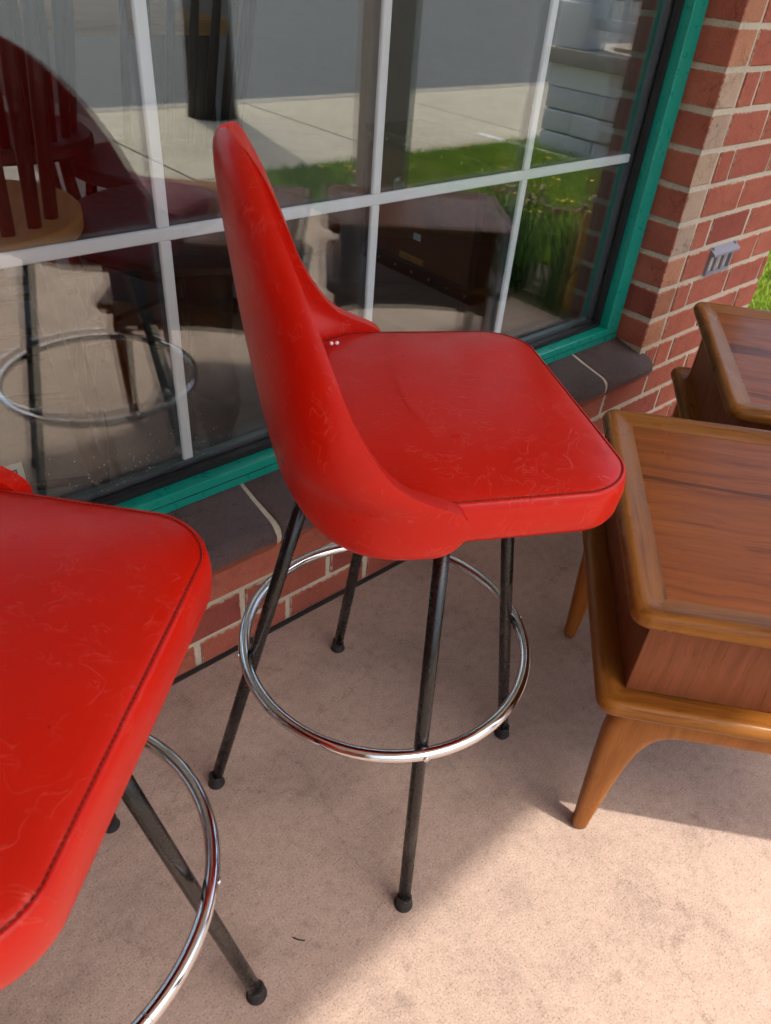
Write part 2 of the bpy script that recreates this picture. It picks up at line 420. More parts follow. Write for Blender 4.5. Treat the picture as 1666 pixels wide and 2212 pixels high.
M['dandelion'] = paint('dandelion_yellow', (.75, .50, .02), .7)
M['mulch'] = concrete('bed_soil', (.07, .05, .035), (.09, .065, .045), (.05, .035, .025), crack=False)
M['white_paint'] = paint('white_house_paint', (.74, .75, .76), .55, .12, .1)
M['pole'] = wood('weathered_pole', 2, (.075, .06, .05), (.055, .044, .036), (.035, .028, .024), .8, .6, .5)
M['ledge'] = concrete('ledge_concrete', (.34, .30, .26), (.40, .36, .31), (.28, .24, .2), crack=False)
M['deck'] = wood('deck_board', 0, (.5, .42, .3), (.42, .35, .25), (.3, .25, .18), .7, .5, .3)
M['yellow'] = paint('yellow_marker', (.52, .40, .05), .5, .3)
def stone_mat():
    k = Mat('painted_stone', .75, spec=.25); c = k.co()
    n = k.noise(c, 18, 5, .65)
    chip = k.ramp(k.noise(c, 30, 5, .7), [(.64, 0), (.68, 1)])
    col = k.mix(k.ramp(n, [(.35, 0), (.7, .35)]), (.70, .71, .73), (.5, .5, .5)); col = k.mix(k.math('MULTIPLY', chip, .8), col, (.12, .11, .11))
    return k.set(col, None, k.bump(k.math('ADD', n, k.noise(c, 90, 4)), .8, .012))
M['stone'] = stone_mat()

# ------------------------------------------------------------------ the setting: ground, patio, walk, street
YW = 0.954            # face of the brick wall
XC = 1.878            # corner of the window opening
XE = 2.520            # right-hand end of the wall
COURSE, MZ0 = 0.0865, 0.0675
def struct(name, mb, mat): return tag(mb.build(name, mat), kind='structure')
g = MB(); g.box((-60, -60, -.40), (60, 60, -.20)); struct('ground', g, M['lawn'])
g = MB(); g.box((-6, -1.33, -.19), (2.555, 1.155, 0.0)); struct('patio', g, M['patio'])
g = MB(); g.box((-6, YW-.011, .0005), (XE, YW-.0005, .004)); struct('wall_joint', g, M['dark_strip'])
sw = MB(); sw.box((-14, -3.98, -.19), (16, -1.995, -.012)); sw.box((-6, -1.99, -.19), (2.44, -1.335, -.012)); sidewalk = struct('sidewalk', sw, M['mulch'])
slab_mesh = {}
def slab(x0, x1, y0, y1):
    m = MB(); m.cbox((x0, y0, -.1), (x1, y1, 0), .006); m.build('paving_slab', M['walk'], sidewalk)
xs = 2.27 - 1.6*9
while xs < 15:
    slab(xs+.008, xs+1.592, -3.975, -2.003); xs += 1.6
for i in range(5): slab(2.44-1.2*(i+1)+.008, 2.44-1.2*i-.002, -1.99, -1.337)
cb = MB(); cb.box((-14, -4.14, -.19), (16, -3.99, .0)); struct('kerb', cb, M['ledge'])
st = MB(); st.box((-40, -19.5, -.19), (40, -4.145, -.12)); struct('street', st, M['asphalt'])
fk = MB(); fk.box((-40, -19.7, -.19), (40, -19.505, .0)); struct('far_kerb', fk, M['ledge'])
fs_ = MB(); fs_.box((-40, -22, -.19), (40, -19.71, .0)); struct('far_sidewalk', fs_, M['walk'])
lw = MB(); lw.box((2.56, -1.99, -.19), (16, 6, -.035)); lw.box((2.45, -1.99, -.19), (2.5585, -1.34, -.035)); struct('lawn', lw, M['lawn'])
bd = MB(); bd.box((2.562, -.25, -.034), (3.05, .93, -.012)); struct('flower_bed', bd, M['mulch'])

# ------------------------------------------------------------------ the shop building: wall, sill, window, porch
shop = thing('shop_building', 'red brick shop front with green framed grid window and porch', 'building', (0, 0, 0))
mw = MB()
mw.box((-4.5, YW+.004, -.05), (XC+.004, 1.15, .246))
mw.box((XC+.004, YW+.004, -.05), (XE-.004, 1.15, 2.72))
mw.box((-4.5, YW+.004, .246), (-1.335, 1.15, 2.72))
mw.box((-1.335, YW+.004, 2.35), (XC+.004, 1.15, 2.72))
mw.box((-1.335, 1.047, .246), (XC+.004, 1.15, .3335))
wall = mw.build('brick_wall', M['mortar'], shop)
brick_cache = {}
def brick_mesh(lx, ly, lz, mat, var):
    key = (round(lx, 3), round(ly, 3), round(lz, 3), mat, var)
    if key not in brick_cache:
        bm = bmesh.new(); bmesh.ops.create_cube(bm, size=1)
        for v in bm.verts: v.co = Vector((v.co.x*lx, v.co.y*ly, v.co.z*lz))
        bmesh.ops.bevel(bm, geom=list(bm.edges), offset=.0032, segments=1, affect='EDGES')
        rr = random.Random(hash(key) & 0xffff)
        for v in bm.verts: v.co += Vector((rr.uniform(-1, 1)*.0014, rr.uniform(-1, 1)*.0012, rr.uniform(-1, 1)*.0013))
        me = bpy.data.meshes.new('brick'); bm.normal_update()
        if mat.startswith('jamb'):
            for f in bm.faces: f.material_index = 1 if f.normal.x < -.5 else 0
        bm.to_mesh(me); bm.free()
        if mat.startswith('jamb'):
            me.materials.append(M['brick_tan' if mat == 'jamb_tan' else 'brick_orange']); me.materials.append(M['brick'])
        else: me.materials.append(M[mat])
        brick_cache[key] = me
    return brick_cache[key]
def put_brick(x0, x1, z0, z1, y0=YW, y1=YW+.10, mat='brick', parent=None, name='brick'):
    me = brick_mesh(x1-x0, y1-y0, z1-z0, mat, random.randrange(4))
    o = link(name, me, parent or wall); o.location = ((x0+x1)/2, (y0+y1)/2 + random.uniform(-.0012, .0012), (z0+z1)/2 + random.uniform(-.0008, .0008))
    o.rotation_euler = (0, random.uniform(-.004, .004), random.uniform(-.004, .004)); return o
HJ = .0062      # half a joint
STR = .2185
for kc in range(3):                                            # three courses below the sill
    z0 = 0.001 if kc == 0 else MZ0 + COURSE*(kc-1) + HJ
    z1 = MZ0 + COURSE*kc - HJ
    xj = .4405 if kc % 2 == 0 else .549
    xj -= STR*8
    while xj < XE - .03:
        a, b = xj + HJ, min(xj + STR - HJ, XE)
        if XE - (xj + STR) < .05: b = XE
        put_brick(a, b, z0, z1); xj += STR
        if b == XE: break
VENT = None
for kc in range(2, 19):                                        # pier to the right of the window
    z0 = MZ0 + COURSE*kc + HJ; z1 = MZ0 + COURSE*(kc+1) - HJ
    if kc > 2: put_brick(XC, 1.974 - HJ, z0, z1, YW, 1.062, 'jamb_orange' if kc in (3, 4, 5, 11, 12) else 'jamb_tan')
    else: put_brick(1.912, 1.974 - HJ, z0, z1)
    js = [1.974, 2.057, 2.273, 2.492, XE+HJ] if kc % 2 == 0 else [1.974, 2.170, 2.388, XE+HJ]
    for i in range(len(js)-1):
        a, b = js[i] + HJ, js[i+1] - HJ
        if kc == 5 and i == 0: put_brick(a, 2.100, z0, z1); continue
        if kc == 5 and i == 1: put_brick(2.240, b, z0, z1); continue
        put_brick(a, b, z0, z1)
# weep vent set in place of a brick
z0, z1 = MZ0 + COURSE*5 + .002, MZ0 + COURSE*6 - .004
v = MB(); v.box((2.104, YW+.010, z0), (2.236, YW+.02, z1))
vent = v.build('weep_vent', M['vent'], wall); vent['label'] = 'grey plastic weep vent with three slots'
v = MB(); v.box((2.104, YW-.006, z0), (2.111, YW+.0095, z1)); v.box((2.229, YW-.006, z0), (2.236, YW+.0095, z1))
v.box((2.111, YW-.006, z0), (2.229, YW+.0095, z0+.008)); v.build('vent_frame', M['vent'], vent)
v = MB(); v.add([(2.098, YW-.018, z1-.016), (2.242, YW-.018, z1-.016), (2.242, YW+.0095, z1+.004), (2.098, YW+.0095, z1+.004), (2.098, YW-.018, z1-.022), (2.242, YW-.018, z1-.022), (2.242, YW+.0095, z1-.018), (2.098, YW+.0095, z1-.018)],
      [(0,1,2,3),(4,7,6,5),(0,4,5,1),(1,5,6,2),(2,6,7,3),(3,7,4,0)]); v.build('vent_hood', M['vent'], vent)
for i in range(2):
    x = 2.146 + i*.042
    v = MB(); v.box((x, YW-.004, z0+.0085), (x+.014, YW+.0095, z1-.02)); v.build('vent_slat', M['vent'], vent)

# sill of dark bullnose bricks
def sill_profile(e):
    P = [(1.045, .2465), (YW-.012+e, .2465)]; cy, cz, r_ = YW-.010, .2790, .030
    for i in range(9):
        a = R(255 - 150*i/8); P.append((cy + (r_-e)*math.cos(a), cz + (r_*1.08-e)*math.sin(a)))
    return P + [(1.0, .3230-e), (1.046, .3345-e)]
sb = MB(); sb.loft([[(x_, y_, z_) for y_, z_ in sill_profile(.004)] for x_ in (-1.36, 1.899)]); sill = sb.build('window_sill', M['mortar'], shop, sharp=40)
def sill_brick(x0, x1):
    """rounded nose brick, its top sloping to the front"""
    prof = sill_profile(0)
    rr = random.Random(int(x0*999))
    rings = []
    for i in range(5):
        x = (x0, x0+.004, (x0+x1)/2, x1-.004, x1)[i]; ins = .003 if i in (0, 4) else 0
        P = []
        for j, (y, z) in enumerate(prof):
            w = 0 if j in (0, len(prof)-1) else rr.uniform(-.0012, .0012)
            P.append((x + (0.0015*rr.uniform(-1, 1) if i in (0, 4) else 0), y + ins*(1 if y < 1 else 0) + w, z - ins*(1 if z > .28 else -1 if z < .26 else 0) + w))
        rings.append(P)
    m = MB(); m.loft(rings); o = m.build('sill_brick', M['brick_sill'], sill, sharp=50); return o
xj = .615 - .2125*9
while xj < 1.80:
    x1 = min(xj + .2125 - .005, 1.902); 
    if 1.902 - x1 < .06: x1 = 1.902
    sill_brick(xj + .005, x1); xj += .2125

# window: green frame, two panes, white bars between them
YF, YS, YP1, YP2 = 1.041, 1.078, 1.086, 1.106
WX0, WX1, WZ0, WZ1 = -1.33, 1.872, .335, 2.33
fr = MB()
fr.cbox((WX0, YF, WZ0), (WX1, YS+.06, WZ0+.0385), .0015)                    # bottom rail
fr.cbox((WX1-.057, YF+.0004, WZ0+.0388), (WX1, YS+.06, WZ1-.0572), .0015)
fr.cbox((WX0, YF+.0004, WZ0+.0388), (WX0+.057, YS+.06, WZ1-.0572), .0015)
fr.cbox((WX0, YF, WZ1-.057), (WX1, YS+.06, WZ1), .0015)
window = fr.build('window_frame', M['green'], shop)
window['label'] = 'dark green window frame'
gr = MB(); gr.box((WX0, YF-.0012, WZ0+.0185), (WX1, YF-.0002, WZ0+.0197)); gr.build('frame_groove', M['gasket'], window)
IX0, IX1, IZ0, IZ1 = WX0+.057, WX1-.057, WZ0+.0385, WZ1-.057
def ring_bars(name, w, y0, y1, mat, ins):
    m = MB(); a, b, c, d = IX0+ins, IX1-ins, IZ0+ins, IZ1-ins
    m.box((a, y0, c), (b, y1, c+w)); m.box((a, y0, d-w), (b, y1, d)); m.box((a, y0, c+w), (a+w, y1, d-w)); m.box((b-w, y0, c+w), (b, y1, d-w))
    return m.build(name, mat, window)
ring_bars('gasket', .0125, YS-.010, YS+.0065, M['gasket'], 0.0003)
ring_bars('spacer_bar', .0235, YP1+.0045, YP2-.0005, M['spacer'], .0004)
for yy in (YP1, YP2):
    m = MB(); m.box((IX0+.001, yy, IZ0+.001), (IX1-.001, yy+.004, IZ1-.001)); m.build('pane', M['glass'], window)
BARX = [.532 + .432*k for k in range(-6, 3)]; BARZ = [.813, 1.245, 1.68]; BW = .0098; YB = (YP1+.0068, YP2-.0032)
x = BARX[:]
for bx in x:
    if bx < IX0 + .05: continue
    zs = [IZ0+.010] + BARZ + [IZ1-.010]
    for i in range(len(zs)-1):
        m = MB(); m.cbox((bx-BW, YB[0]+.0006, zs[i]+(BW+.0004 if i else 0)), (bx+BW, YB[1]-.0006, zs[i+1]-(BW+.0004 if i < len(zs)-2 else 0)), .002); m.build('grid_bar', M['white_bar'], window)
for bz in BARZ:
    m = MB(); m.cbox((IX0+.010, YB[0], bz-BW), (IX1-.010, YB[1], bz+BW), .002); m.build('grid_bar', M['white_bar'], window)
# specks of dried splash on the glass near the rail
sp = MB(); rs = random.Random(3)
for i in range(170):
    x = rs.uniform(.02, .62); zz = IZ0 + .02 + abs(rs.gauss(0, .045)); r_ = rs.uniform(.0004, .0011)
    if zz > IZ0+.2: continue
    sp.add([(x-r_, YP1-.0004, zz), (x, YP1-.0004, zz-r_), (x+r_, YP1-.0004, zz), (x, YP1-.0004, zz+r_), (x, YP1-.0009, zz)], [(0,1,4),(1,2,4),(2,3,4),(3,0,4)])
tag(sp.build('splash_specks', M['card'], window), kind='stuff')

# porch: post, roof (their shadow lies over the chairs)
m = MB(); m.cbox((2.676, -1.04, 0), (2.876, -.84, 2.619), .008); post = m.build('porch_post', M['post'], shop)
m = MB(); m.cbox((2.656, -1.06, -.15), (2.896, -.82, .16), .008); m.build('post_plinth', M['post'], post)
m = MB(); m.cbox((-1.30, -1.04, 0), (-1.10, -.84, 2.619), .008); m.build('porch_post', M['post'], shop)
m = MB(); m.box((-9, -1.046, 2.62), (2.96, 1.15, 2.72)); soff = m.build('porch_ceiling', M['soffit'], shop)
m = MB(); m.add([(-9, -1.09, 2.725), (3.0, -1.09, 2.725), (3.0, 1.3, 3.2), (-9, 1.3, 3.2), (-9, -1.09, 2.80), (3.0, -1.09, 2.80), (3.0, 1.3, 3.3), (-9, 1.3, 3.3)],
      [(0,3,2,1),(4,5,6,7),(0,1,5,4),(1,2,6,5),(2,3,7,6),(3,0,4,7)]); m.build('porch_roof', M['roofing'], shop)

m = MB(); m.box((-1.56, -1.04, .0005), (-1.38, .945, 2.615)); m.build('added_shade_wall', M['brick'], shop)  # unseen wall added to keep light off left-facing surfaces

# inside of the shop
m = MB(); m.box((-4.4, 1.155, -.15), (2.42, 7, .0)); tag(m.build('shop_floor', M['room_floor']), kind='structure')
m = MB()
m.box((-4.5, 7, -.1), (-2.6, 7.1, 2.72)); m.box((-2.6, 7, -.1), (1.6, 7.1, .7)); m.box((-2.6, 7, 2.45), (1.6, 7.1, 2.72)); m.box((1.6, 7, -.1), (2.52, 7.1, 2.72))
m.box((2.42, 1.151, -.1), (2.519, 7, 2.72))
m.box((-4.5, 1.151, -.1), (-4.4, 2.0, 2.72)); m.box((-4.5, 2.0, -.1), (-4.4, 5.5, .6)); m.box((-4.5, 2.0, 2.45), (-4.4, 5.5, 2.72)); m.box((-4.5, 5.5, -.1), (-4.4, 7, 2.72))
m.build('inner_walls', M['room'], shop)
m = MB(); m.box((-4.5, 1.151, 2.725), (2.519, 3.1, 2.80)); m.box((-4.5, 5.6, 2.725), (2.519, 7.1, 2.80)); m.box((-4.5, 3.1, 2.725), (-1.8, 5.6, 2.80)); m.box((1.9, 3.1, 2.725), (2.519, 5.6, 2.80)); m.build('inner_ceiling', M['soffit'], shop)  # gap left open as a made-up skylight to brighten the room

# ------------------------------------------------------------------ red stools
RIM = [  # z, f of the rim, half width, f of the shell's back (middle of its thickness)
 (.655, -.050, .115, -.096), (.668, -.022, .198, -.118), (.679, .000, .220, -.131), (.690, .016, .2265, -.139), (.703, .0265, .2285, -.1455), (.716, .0305, .2290, -.149), (.729, .0280, .2290, -.1525), (.741, .014, .2288, -.155),
 (.752, -.012, .2282, -.157), (.766, -.040, .227, -.160), (.790, -.064, .2245, -.1645), (.833, -.091, .216, -.172), (.884, -.112, .202, -.180), (.930, -.130, .178, -.186),
 (.972, -.148, .146, -.1915), (1.000, -.162, .115, -.1945), (1.019, -.172, .085, -.1955), (1.030, -.180, .056, -.1950), (1.0355, -.186, .026, -.1935), (1.037, -.190, .006, -.192)]
def shell_points(nr=56, nc=49, off=0.0):
    rows = []
    zt = [r_[0] for r_ in RIM]
    # rows spaced by index so that they crowd at the wing tip and at the crown
    for i in range(nr):
        u = i/(nr-1)*(len(RIM)-1); j = min(int(u), len(RIM)-2); t = u-j
        z = zt[j] + (zt[j+1]-zt[j])*t
        fr_, w, fb = interp(RIM, z, 1), interp(RIM, z, 2), interp(RIM, z, 3)
        e = 2/ (2.7 - .7*smoothstep(.74, .93, z))
        row = []
        for k in range(nc):
            ph = (k/(nc-1)*2-1)*math.pi/2
            # spend points evenly along the curve
            sn, cs = math.sin(ph), max(0, math.cos(ph))
            l = w*math.copysign(abs(sn)**e, sn); f = fr_ - (fr_-fb)*cs**e
            zz = z - .012*cs**2*(1-smoothstep(.655, .75, z))
            row.append(Vector((f, l, zz)))
        rows.append(row)
    return rows
def build_stool(name, label, base, base_yaw, seat_yaw, seat_df, seat_dl, feet_r=.273, ring_z=.3335, ring_r=.2195, top_off=(0, 0)):
    t = thing(name, label, 'bar stool', (base[0], base[1], 0), seat_yaw, 'red vinyl swivel bar stools')
    T = Matrix.Translation((seat_df-.025, seat_dl, 0))
    # cushion
    def outline(d):
        P = []
        for cx_, cy_, a0, r_ in ((.214-d*.9, .213-d, 0, max(.012, .062-d*.7)), (-.142+d, .213-d, 90, max(.02, .125-d*.7)), (-.142+d, -.213+d, 180, max(.02, .125-d*.7)), (.214-d*.9, -.213+d, 270, max(.012, .062-d*.7))):
            ox, oy = cx_ - math.copysign(r_, cx_), cy_ - math.copysign(r_, cy_)
            for i in range(13): P.append(Vector((ox + r_*math.cos(R(a0+90*i/12)), oy + r_*math.sin(R(a0+90*i/12)))))
        Q = []
        for p in P:
            q = p.copy()
            q.x += .016*(1-(min(1, abs(p.y)/.213))**2)*(1 if p.x > 0 else 0)*smoothstep(.05, .2, p.x)
            wgt = 1-(min(1, abs(p.x)/.2))**2
            q.y += math.copysign(.006*wgt, p.y)
            Q.append(q)
        return Q
    rings = []
    for d, z in ((.050, .678), (.012, .6785), (.004, .681), (.001, .687), (0, .697), (-.0015, .712), (0, .724), (.0015, .7315), (.004, .7350), (.0062, .7352), (.0075, .7342), (.009, .7354), (.015, .7378), (.028, .7405), (.055, .7440), (.09, .7465), (.13, .748), (.165, .7485)):
        rings.append([(p.x + seat_df, p.y + seat_dl, z) for p in outline(d)])
    m = MB(); m.loft(rings); cush = m.build('seat_cushion', M['vinyl'], t, sharp=60)
    # stitching along the seam: separate short stitches joined in one strip
    S = outline(.0070); sm_ = MB(); acc = 0
    dense = []
    for i in range(len(S)):
        a, b = S[i], S[(i+1) % len(S)]; nseg = max(1, int((b-a).length/.0012))
        for q in range(nseg): dense.append(a + (b-a)*(q/nseg))
    i = 0; step = 4
    while i + 3 < len(dense):
        pts = [(dense[i+q].x + seat_df, dense[i+q].y + seat_dl, .7352) for q in (0, 1, 2, 3)]
        sm_.tube(pts, [.0004, .00065, .00065, .0004], 5, cap=False); i += step
    tag(sm_.build('stitching', M['thread'], cush), kind='stuff')
    # backrest shell: outer and inner skin with a rounded rim
    rows = shell_points(); nr, nc = len(rows), len(rows[0])
    vs_ = [tuple(T @ p) for r_ in rows for p in r_]; fs = []
    for i in range(nr-1):
        for k in range(nc-1): fs.append((i*nc+k, i*nc+k+1, (i+1)*nc+k+1, (i+1)*nc+k))
    me = bpy.data.meshes.new('backrest'); me.from_pydata(vs_, [], fs); me.polygons.foreach_set('use_smooth', [True]*len(fs)); me.update()
    bm = bmesh.new(); bm.from_mesh(me); bmesh.ops.remove_doubles(bm, verts=bm.verts[:], dist=.0004); bmesh.ops.recalc_face_normals(bm, faces=bm.faces[:]); bm.to_mesh(me); bm.free()
    sh = link('backrest', me, t, M['vinyl'])
    so = sh.modifiers.new('thick', 'SOLIDIFY'); so.thickness = .021; so.offset = 0; so.use_rim = True
    bv = sh.modifiers.new('round', 'BEVEL'); bv.width = .0075; bv.segments = 4; bv.limit_method = 'ANGLE'; bv.angle_limit = R(55); bv.harden_normals = False
    # welt that follows the rim
    rim = [T @ rows[i][0] for i in range(2, nr-1)] + [T @ rows[i][nc-1] for i in range(nr-2, 1, -1)]
    # swivel plate and legs
    rel = base_yaw - seat_yaw
    sp_ = MB(); sp_.lathe([(.11, .640), (.115, .642), (.115, .655), (.10, .657)], 32); sp_.box((-.13, -.03, .6572), (.15, .03, .668)); sp_.box((-.03+seat_df, -.15, .6684), (.03+seat_df, .15, .677)); sp_.build('swivel_plate', M['black'], t)
    ca, sa = math.cos(-seat_yaw), math.sin(-seat_yaw)
    off = Vector((top_off[0]*ca - top_off[1]*sa, top_off[0]*sa + top_off[1]*ca))
    sl = .209
    for k in range(4):
        a = rel + k*math.pi/2; u = Vector((math.cos(a), math.sin(a)))
        def at(z): rr = feet_r - sl*z; return Vector((u.x*rr + off.x*z/.58, u.y*rr + off.y*z/.58, z))
        m = MB(); m.tube([at(.022), at(.2), at(.4), at(.652)], .0098, 20); leg = m.build('leg', M['black'], t)
        f0 = at(0); m = MB()
        m.lathe([(.0142, 0), (.0150, .002), (.0142, .0045), (.0122, .0075), (.0116, .016), (.0117, .024), (.0106, .0255)], 20, (at(.012).x, at(.012).y, 0)); m.build('foot_cap', M['rubber'], leg)
    rc = Vector((off.x*ring_z/.58, off.y*ring_z/.58, ring_z))
    m = MB(); m.tube([rc + Vector((ring_r*math.cos(2*math.pi*i/96), ring_r*math.sin(2*math.pi*i/96), 0)) for i in range(96)], .0092, 14, closed=True); ring = m.build('footrest_ring', M['chrome'], t)
    for k in range(4):
        a = rel + k*math.pi/2; m = MB(); p = rc + Vector((math.cos(a), math.sin(a), 0))*(ring_r+.0085); q = p + Vector((math.cos(a), math.sin(a), 0))*.0022
        m.tube([p, q], [.0048, .0040], 12); m.build('screw', M['chrome'], ring)
    a = rel - R(38); m = MB(); m.tube([rc + Vector((ring_r*math.cos(a+d), ring_r*math.sin(a+d), 0)) for d in (-.006, 0, .006)], .0095, 14); m.build('ring_seam', M['chrome'], ring)
    return t
stool = build_stool('bar_stool', 'red vinyl bar stool with black splayed legs standing whole before the window', (.5696, .5814), 2.669, R(-29.4), .025, .019, top_off=(.0135, -.0206))
build_stool('bar_stool', 'red vinyl bar stool cut off at the left edge, nearest the camera', (-.006, .537), R(-37.5), R(-48), -.012, -.012, feet_r=.262)

# ------------------------------------------------------------------ step end tables
def build_table(label, corner, ang, L=.55, W=.40):
    a = Vector((math.cos(ang), math.sin(ang))); b = Vector((a.y, -a.x))
    c = Vector(corner) + a*(L/2) + b*(W/2)
    t = thing('end_table', label, 'end table', (c.x, c.y, 0), ang, 'two tier walnut end tables')
    x0, x1, y0, y1 = -L/2, L/2, -W/2, W/2
    def frame_slab(name, ztop, prof, inner, panel_mat, panel_z):
        rings = []
        for d, z in prof:
            P = round_rect(x0+d, x1-d, y0+d, y1-d, max(.004, .026-d*.55), 7); rings.append([(p.x, p.y, ztop+z) for p in P])
        n = len(rings[0])
        parts = {('walnut_edge', 1): MB(), ('walnut_edge', -1): MB(), ('walnut_edge_y', 1): MB(), ('walnut_edge_y', -1): MB()}
        # long sides carry grain along x, short sides along y; mitred at the corners
        for i in range(len(rings)-1):
            for k in range(n):
                l_ = (k+1) % n; q = [rings[i][k], rings[i][l_], rings[i+1][l_], rings[i+1][k]]
                cx_ = sum(p[0] for p in q)/4; cy_ = sum(p[1] for p in q)/4
                short = (L/2-abs(cx_)) < (W/2-abs(cy_))
                key = ('walnut_edge_y', 1 if cx_ > 0 else -1) if short else ('walnut_edge', 1 if cy_ > 0 else -1)
                parts[key].add(q, [(0, 1, 2, 3)], True)
        for key, mb in parts.items():
            o = mb.build(name, M[key[0]], t); bmn = bmesh.new(); bmn.from_mesh(o.data); bmesh.ops.remove_doubles(bmn, verts=bmn.verts[:], dist=.00005); bmesh.ops.recalc_face_normals(bmn, faces=bmn.faces[:]); bmn.to_mesh(o.data); bmn.free()
        d = prof[-1][0]
        if panel_mat:
            m = MB(); P = round_rect(x0+d-.0005, x1-d+.0005, y0+d-.0005, y1-d+.0005, .004, 2)
            m.loft([[(p.x, p.y, ztop+prof[-1][1]-.012) for p in P], [(p.x, p.y, ztop+prof[-1][1]-.0004) for p in P]], smooth=False); m.build(panel_mat[0], M[panel_mat[1]], t)
    top_prof = [(.050, -.030), (.018, -.030), (.009, -.0285), (.003, -.023), (.0, -.0155), (.0012, -.008), (.005, -.0025), (.010, -.0003), (.015, 0), (.022, -.0012), (.032, -.0045), (.042, -.0075), (.050, -.0085)]
    frame_slab('top_edge', .552, top_prof, None, ('table_top', 'walnut'), 0)
    low_prof = [(.060, -.032), (.018, -.032), (.008, -.030), (.002, -.024), (-.001, -.016), (.0005, -.008), (.005, -.002), (.011, .0), (.022, -.0012), (.036, -.0045), (.050, -.0062), (.060, -.0066)]
    frame_slab('shelf_edge', .376, low_prof, None, ('shelf', 'walnut'), 0)
    ins = .040
    for nm, p, q in (('case_side', (x0+ins, y0+ins, .371), (x0+ins+.016, y1-ins, .521)), ('case_side', (x1-ins-.016, y0+ins, .371), (x1-ins, y1-ins, .521)),
                     ('case_panel', (x0+ins+.0162, y0+ins+.001, .371), (x1-ins-.0162, y0+ins+.015, .521)), ('case_panel', (x0+ins+.0162, y1-ins-.015, .371), (x1-ins-.0162, y1-ins-.001, .521))):
        m = MB(); m.cbox(p, q, .0012); m.build(nm, M['walnut_case'], t)
    # leg frames: two legs flowing into an arched apron
    def slabpoly(P, thick, axis, pos, bev, name):
        area = sum(P[i][0]*P[(i+1) % len(P)][1]-P[(i+1) % len(P)][0]*P[i][1] for i in range(len(P)))
        if area < 0: P = P[::-1]
        rings = []
        for i in range(7):
            an = math.pi*i/6; tpos = -thick/2*math.cos(an); ofs = bev*(1-math.sin(an)**.8 if an not in (0,) else 1)
            if i in (0, 6): ofs = bev
            Q = poly_offset(P, ofs)
            rings.append([((pos+tpos, q.x, q.y) if axis == 'x' else (q.x, pos+tpos, q.y)) for q in Q])
        m = MB(); m.loft(rings); return m.build(name, M['walnut_leg'], t, sharp=40)
    def arch_frame(half, thick, pos, ztop=.337):
        st_ = [((0, ztop-.046), (0, ztop-.004)), ((half*.4, ztop-.047), (half*.45, ztop-.003)), ((half-.112, ztop-.050), (half-.075, ztop-.001)), ((half-.096, ztop-.053), (half-.050, ztop-.0005)),
               ((half-.084, ztop-.060), (half-.030, ztop-.002)), ((half-.075, ztop-.070), (half-.015, ztop-.008)), ((half-.067, ztop-.084), (half-.006, ztop-.019)), ((half-.060, ztop-.105), (half-.001, ztop-.040)),
               ((half-.055, ztop-.130), (half, ztop-.075)), ((half-.048, ztop-.18), (half-.0025, ztop-.15)), ((half-.0375, .03), (half-.0105, .03)), ((half-.0365, .008), (half-.0112, .008)), ((half-.034, .002), (half-.0135, .002)), ((half-.030, .0005), (half-.017, .0005))]
        full = [((-i_[0], i_[1]), (-o_[0], o_[1])) for i_, o_ in st_[:0:-1]] + st_
        rings = []
        for i_, o_ in full:
            cy_, cz_ = (i_[0]+o_[0])/2, (i_[1]+o_[1])/2; hy, hz = (o_[0]-i_[0])/2, (o_[1]-i_[1])/2
            low = min(i_[1], o_[1]); th = thick*(.62 + .38*smoothstep(0, .26, low))*(1 if low > .006 else .86 if low > .0015 else .6)
            ring = []
            for q in range(20):
                a_ = 2*math.pi*q/20; ca_, sa_ = math.cos(a_), math.sin(a_)
                ea, eb = math.copysign(abs(ca_)**.55, ca_), math.copysign(abs(sa_)**.55, sa_)
                ring.append((pos + th/2*eb, cy_ + hy*ea, cz_ + hz*ea))
            rings.append(ring)
        m = MB(); m.loft(rings); return m.build('leg_frame', M['walnut_leg'], t, sharp=60)
    for s in (-1, 1):
        arch_frame(W/2-.034, .040, s*(L/2-.046))
    hx = L/2-.058
    for s in (-1, 1):
        zt = .334
        P = [(-hx, zt-.060), (-hx+.045, zt-.051), (-hx+.10, zt-.045), (0, zt-.041), (hx-.10, zt-.045), (hx-.045, zt-.051), (hx, zt-.060), (hx, zt), (0, zt), (-hx, zt)]
        slabpoly(P, .024, 'y', s*(W/2-.056), .005, 'apron_rail')
    m = MB(); m.box((-L/2+.08, -.02, .3375), (L/2-.08, .02, .3435)); m.build('spacer_rail', M['walnut_case'], t)
    return t
build_table('walnut two tier end table nearest the red stool, in front of the other', (.705, .262), R(39.8), W=.61)
build_table('walnut two tier end table behind, close to the brick wall', (1.329, .468), R(37.2), L=.565, W=.43)

